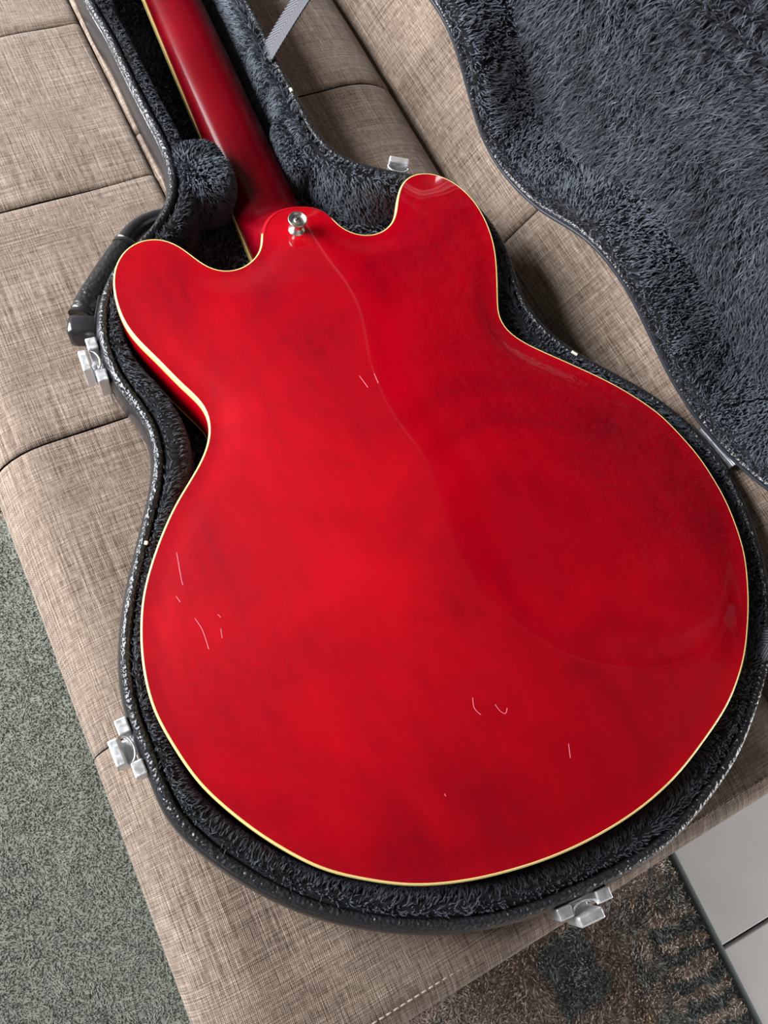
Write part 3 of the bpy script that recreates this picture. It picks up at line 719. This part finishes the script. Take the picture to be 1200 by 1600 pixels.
swept_fur('lid_edge_plush_pile', Kc, LLP[1:], 70000, .0075, .0010, 13, tf=lid_tf, along=.7, flip=-1.0)
n = 300000
pts = np.c_[r_.uniform(-.21, .22, n), r_.uniform(-.03, 1.09, n)]; pts = pts[inside(pts, Kl)]
zz_ = lid_depth(pts)
e_ = 1e-3
gxx = (lid_depth(pts + [e_, 0]) - zz_) / e_; gyy = (lid_depth(pts + [0, e_]) - zz_) / e_
nn = np.c_[gxx, gyy, -np.ones(len(pts))]; nn /= np.linalg.norm(nn, axis=1)[:, None]
# the pile is brushed towards the hinge, with swirls
hd = na[:2]; tl = ua[:2]
w1 = wob(pts, 22, 5)[:, None]; w2 = wob(pts, 75, 6)[:, None]
T2 = hd * (.75 + .35 * w2) + tl * (.45 * w1 + .3 * w2)
T = np.c_[T2, np.zeros(len(pts))]
A = lid_tf(np.c_[pts, zz_]); B = lid_tf(np.c_[pts, zz_] + nn * .001); Cc = lid_tf(np.c_[pts, zz_] + T * .001)
cl_ = fur_col(len(pts), 91, FURC, .22, .92) * (1 + .35 * np.clip(wob(pts, 130, 12) + .6 * wob(pts, 300, 14), -1.5, 1.5))[:, None]  # lid fibres tinted darker than the base pile: shade put into their colour
V, F, C = blades(A, (B - A) / .001, (Cc - A) / .001, np.full(len(pts), .0095), .0010, cl_, 92, lay=.8)
o = part('lid_plush_pile', V, F, M['fur'], smooth=False, col=C); o['kind'] = 'stuff'

# ---- hardware
def wall_frame(x, y, P=Kc):
    i = int(np.argmin(((P - [x, y]) ** 2).sum(1))); n = outward(P)[i]; t = np.array([-n[1], n[0]])
    return np.array([P[i, 0], P[i, 1], ZR]), np.array([t[0], t[1], 0]), np.array([n[0], n[1], 0])
def latch(x, y, tabs=True):
    o, tt, nn_ = wall_frame(x, y); up = np.array([0, 0, 1.0])
    root = bpy.data.objects.new('latch', None); link(root, case)
    bb = lambda nm, c, s, bev, mt, par: fast_mesh(nm, frame_xf(boxv(*s, bev)[0] + np.array(c), o, tt, nn_, up), boxv(*s, bev)[1], mt, par, False)
    bb('back_plate', (0, .0036, -.027), (.036, .0016, .018), .0005, M['chrome'], root)
    if tabs: bb('side_tab', (-.0130, .0052, -.0135), (.0095, .0072, .020), .0009, M['chrome'], root)
    if tabs: bb('side_tab', (.0130, .0052, -.0135), (.0095, .0072, .020), .0009, M['chrome'], root)
    lv_ = bb('lever', (0, .0128, -.0125), (.0165, .0062, .022), .0012, M['chrome'], root)
    bb('lever_pivot', (0, .0085, -.022), (.0150, .006, .0035), .0008, M['chrome'], root)
    a = np.linspace(0, np.pi, 17)
    loc = np.c_[-.0082 * np.cos(a), .0085 - .0050 * np.sin(a), np.full(17, -.0055)]
    V, F = tube(frame_xf(loc, o, tt, nn_, up), .0007, 8); fast_mesh('bail_wire', V, F, M['chrome'], root)
latch(-.1645, .4050); latch(-.2225, .1540); latch(-.0155, -.0260); latch(.1030, .4990, False)
# catch plates on the lid opposite the latches
for (x, y) in ((-.1645, .4050), (-.2225, .1540), (-.0155, -.0260), (.1030, .4990)):
    o, tt, nn_ = wall_frame(x, y)
    V, F = boxv(.020, .003, .014, .0006); W_ = frame_xf(V + [0, .0028, .014], (o[0], o[1], 0), tt, nn_, (0, 0, 1))
    c1 = fast_mesh('catch_plate', lid_tf(W_), F, M['chrome'], case, False)
    V, F = boxv(.011, .003, .004, .0008); W_ = frame_xf(V + [0, .0050, .011], (o[0], o[1], 0), tt, nn_, (0, 0, 1))
    fast_mesh('catch_hook', lid_tf(W_), F, M['chrome'], c1, False)
# hinge along the axis
hroot = bpy.data.objects.new('hinge', None); link(hroot, case)
L_ = .036; c0 = hp + ua * .006
V, F = tube(np.linspace(c0 - ua * L_ / 2 + na * .0035, c0 + ua * L_ / 2 + na * .0035, 6), .0021, 12); fast_mesh('hinge_barrel', V, F, M['chrome'], hroot)
V, F = boxv(L_, .0012, .016, .0004); fast_mesh('hinge_leaf', frame_xf(V + [0, .0034, -.0095], c0, ua, na, za), F, M['chrome'], hroot, False)
V, F = boxv(L_, .0012, .016, .0004); fast_mesh('hinge_leaf', frame_xf(V + [0, .0030, .0095], c0, ua, -da_, wa_), F, M['chrome'], hroot, False)
# handle
hroot = bpy.data.objects.new('handle', None); link(hroot, case)

hz_ = Z0 - .036
gp = catmull(np.array([(-.1640, .4550), (-.1545, .4665), (-.1400, .4810), (-.1280, .4935), (-.1170, .5050)]), 6, False)
ss = np.linspace(0, 1, len(gp)); rr = .0085 + .0018 * np.sin(np.pi * ss) ** .5
V, F = tube(np.c_[gp, np.full(len(gp), hz_ + .002)], rr, 18, .85); fast_mesh('handle_grip', V, F, M['leather'], hroot)
for e, sgn in ((gp[0], 1), (gp[-1], -1)):
    dr = (gp[2] - gp[0]) if sgn == 1 else (gp[-1] - gp[-3]); dr /= np.linalg.norm(dr)
    q = np.array([e - dr * .0022, e + dr * .0022]); V, F = tube(np.c_[q, np.full(2, hz_ + .002)], .0098, 18, .85); fast_mesh('handle_collar', V, F, M['vinyl'], hroot)
# lower end: stout squared block standing out from the wall
o, tt, nn_ = wall_frame(-.1545, .4385)
V, F = boxv(.0170, .0230, .0200, .0042)
fast_mesh('handle_loop', frame_xf(V + [0, .0115, -.0200], o, tt, nn_, (0, 0, 1)), F, M['vinyl'], hroot)
up_ = catmull(np.array([(-.1185, .5065), (-.1100, .5150), (-.1000, .5215), (-.0890, .5245), (-.0750, .5250)]), 6, False)
V, F = tube(np.c_[up_, np.full(len(up_), hz_)], np.interp(np.linspace(0, 1, len(up_)), [0, .6, 1], [.0072, .0058, .0052]), 16, 1.3); fast_mesh('handle_loop', V, F, M['vinyl'], hroot)
for (x, y) in ((-.150, .446), (-.083, .513)):
    o, tt, nn_ = wall_frame(x, y); V, F = boxv(.026, .0024, .024, .0008)
    fast_mesh('handle_plate', frame_xf(V + [0, .0034, -.022], o, tt, nn_, (0, 0, 1)), F, M['vinyl'], hroot, False)

# stay straps between base and lid
def stay_strap(x, y, width, sag, dy, parent=case):
    o, tt, nn_ = wall_frame(x, y)
    a = o - nn_ * .0085 + np.array([0, 0, -.002]); b = lid_tf(np.array([[x - nn_[0] * .0085, y - nn_[1] * .0085, 0.0]]))[0] + ua * dy
    tpar = np.linspace(0, 1, 40)[:, None]
    mid = a * (1 - tpar) + b * tpar + np.array([0, 0, -1.0]) * sag * 4 * tpar * (1 - tpar)
    T = np.gradient(mid, axis=0); T /= np.linalg.norm(T, axis=1)[:, None]
    s0 = tt * 1.0; S = s0 - (T @ s0)[:, None] * T; S /= np.linalg.norm(S, axis=1)[:, None]; Nn = np.cross(T, S)
    Ls = np.r_[0, np.cumsum(np.linalg.norm(np.diff(mid, axis=0), axis=1))]
    cs = np.linspace(-1, 1, 9); V = []; uv = []
    for side in (1, -1):
        for i in range(40):
            for c in cs: V.append(mid[i] + S[i] * c * width / 2 + Nn[i] * side * .0006); uv.append((c * width / 2, Ls[i]))
    F = grid_faces(40, 9); 
    rim = [np.array([[i * 9, (i + 1) * 9, 360 + (i + 1) * 9, 360 + i * 9] for i in range(39)]), np.array([[i * 9 + 8, 360 + i * 9 + 8, 360 + (i + 1) * 9 + 8, (i + 1) * 9 + 8] for i in range(39)])]
    fast_mesh('stay_strap', V, [F, F[:, ::-1] + 360] + rim, M['web'], parent, True, uv)
stay_strap(.0555, .640, .019, -.004, .0)
stay_strap(.176, .046, .020, .0, .0)
# chips in the rim showing bare wood
def chip(x, y, s, off=-.002):
    o, tt, nn_ = wall_frame(x, y); V, F = boxv(s, .0022, .0016, .0005)
    fast_mesh('worn_chip', frame_xf(V + [0, off, .0001], o, tt, nn_, (0, 0, 1)), F, M['chip'], case, False)
chip(-.180, .270, .0026, -.005); chip(.0560, .600, .0040, -.004); chip(.1640, .300, .0052, -.004)

# ------------------------------------------------------------------ rug
rug = empty('rug', 'patterned shag rug in sage green and brown on the tiled floor', 'rug', (0, 0, 0))
RX0, RX1, RY0, RY1 = -1.05, .252, -.75, 1.25
V, F = boxv(RX1 - RX0, RY1 - RY0, .008); part_o = fast_mesh('rug_backing', V + [(RX0 + RX1) / 2, (RY0 + RY1) / 2, .0042], F, M['rug_back'], rug, False)
ec = np.array([(RX0, RY0), (RX1, RY0), (RX1, RY1), (RX0, RY1)]); ep = resample(ec, 800)
V, F = tube(np.c_[ep, np.full(800, .007)], .0062, 10, 1.0, cap=False)
F = [grid_faces(800, 10, True, True)]; fast_mesh('edge_cord', V, F, M['rug_edge'], rug)
def rug_col(p, r):
    n = len(p); x, y = p[:, 0] + .004 * wob(p, 180, 61), p[:, 1] + .004 * wob(p, 180, 62)
    sage = np.array([.275, .292, .25]); beige = np.array([.34, .29, .23]); brown = np.array([.52, .415, .36]); teal = np.array([.25, .285, .28]); tan = np.array([.66, .50, .38])
    c = np.tile(sage, (n, 1))
    c[(x < -.29) & (y > .515)] = beige
    R = x > -.20
    c[R] = brown
    c[R & (x > .02) & (y < -.26)] = tan
    c[(x > .055) & (x < .118) & (y < -.148) & (y > -.222)] = teal
    c[R & (x < -.065) & (y < -.165)] = teal
    e = R & (x > .148)
    mixn = wob(p, 220, 70) > .1
    c[e & mixn] = np.array([.66, .57, .51]); c[e & ~mixn] = np.array([.37, .37, .35])
    comb = e & (x > .185) & (y < -.185) & (y > -.40)
    band = (np.mod(y + .1 * (x - .2), .026) < .012)
    c[comb & band] = np.array([.22, .26, .255]); c[comb & ~band] = np.array([.70, .59, .51])
    c[e & (y > -.15)] *= 1.25
    return c * np.where(x > -.2, r.uniform(.65, 1.35, n), r.uniform(.85, 1.15, n))[:, None]
r = np.random.default_rng(41); n1 = 150000
pa = np.c_[r.uniform(-.52, -.20, n1), r.uniform(-.15, .68, n1)]
pb_ = np.c_[r.uniform(-.20, .252, 90000), r.uniform(-.50, .0, 90000)]
pc_ = np.c_[r.uniform(RX0, RX1, 130000), r.uniform(RY0, RY1, 130000)]; pc_ = pc_[~((pc_[:, 0] > -.52) & (pc_[:, 0] < -.20) & (pc_[:, 1] > -.15) & (pc_[:, 1] < .68)) & ~((pc_[:, 0] >= -.20) & (pc_[:, 1] < 0) & (pc_[:, 1] > -.5))]
P2 = np.vstack([pa, pb_, pc_]); n = len(P2)
lng = np.where(P2[:, 0] > -.2, .0068, .0042); far = np.arange(n) >= len(pa) + len(pb_); lng = np.where(far, .0045, lng)
T = np.c_[.9 * wob(P2, 120, 51), .9 * wob(P2, 130, 52), np.zeros(n)]
V, F, C = blades(np.c_[P2, np.full(n, .008)], np.tile([0, 0, 1.0], (n, 1)), T, lng, np.where(far, .0020, np.where(P2[:, 0] > -.2, .0016, .0012)), rug_col(P2, r), 43, jit=.5)
gxr, gyr = np.meshgrid(np.linspace(RX0, RX1, 160), np.linspace(RY0, RY1, 240), indexing='ij'); gp_ = np.stack([gxr.ravel(), gyr.ravel()], 1)
fast_mesh('rug_ground', np.c_[gp_, np.full(len(gp_), .0086)], [grid_faces(160, 240)], M['pile'], rug, False, None, np.c_[rug_col(gp_, r) * .8, np.ones(len(gp_))])
o = fast_mesh('rug_pile', V, F, M['pile'], rug, False, None, C); o['kind'] = 'stuff'
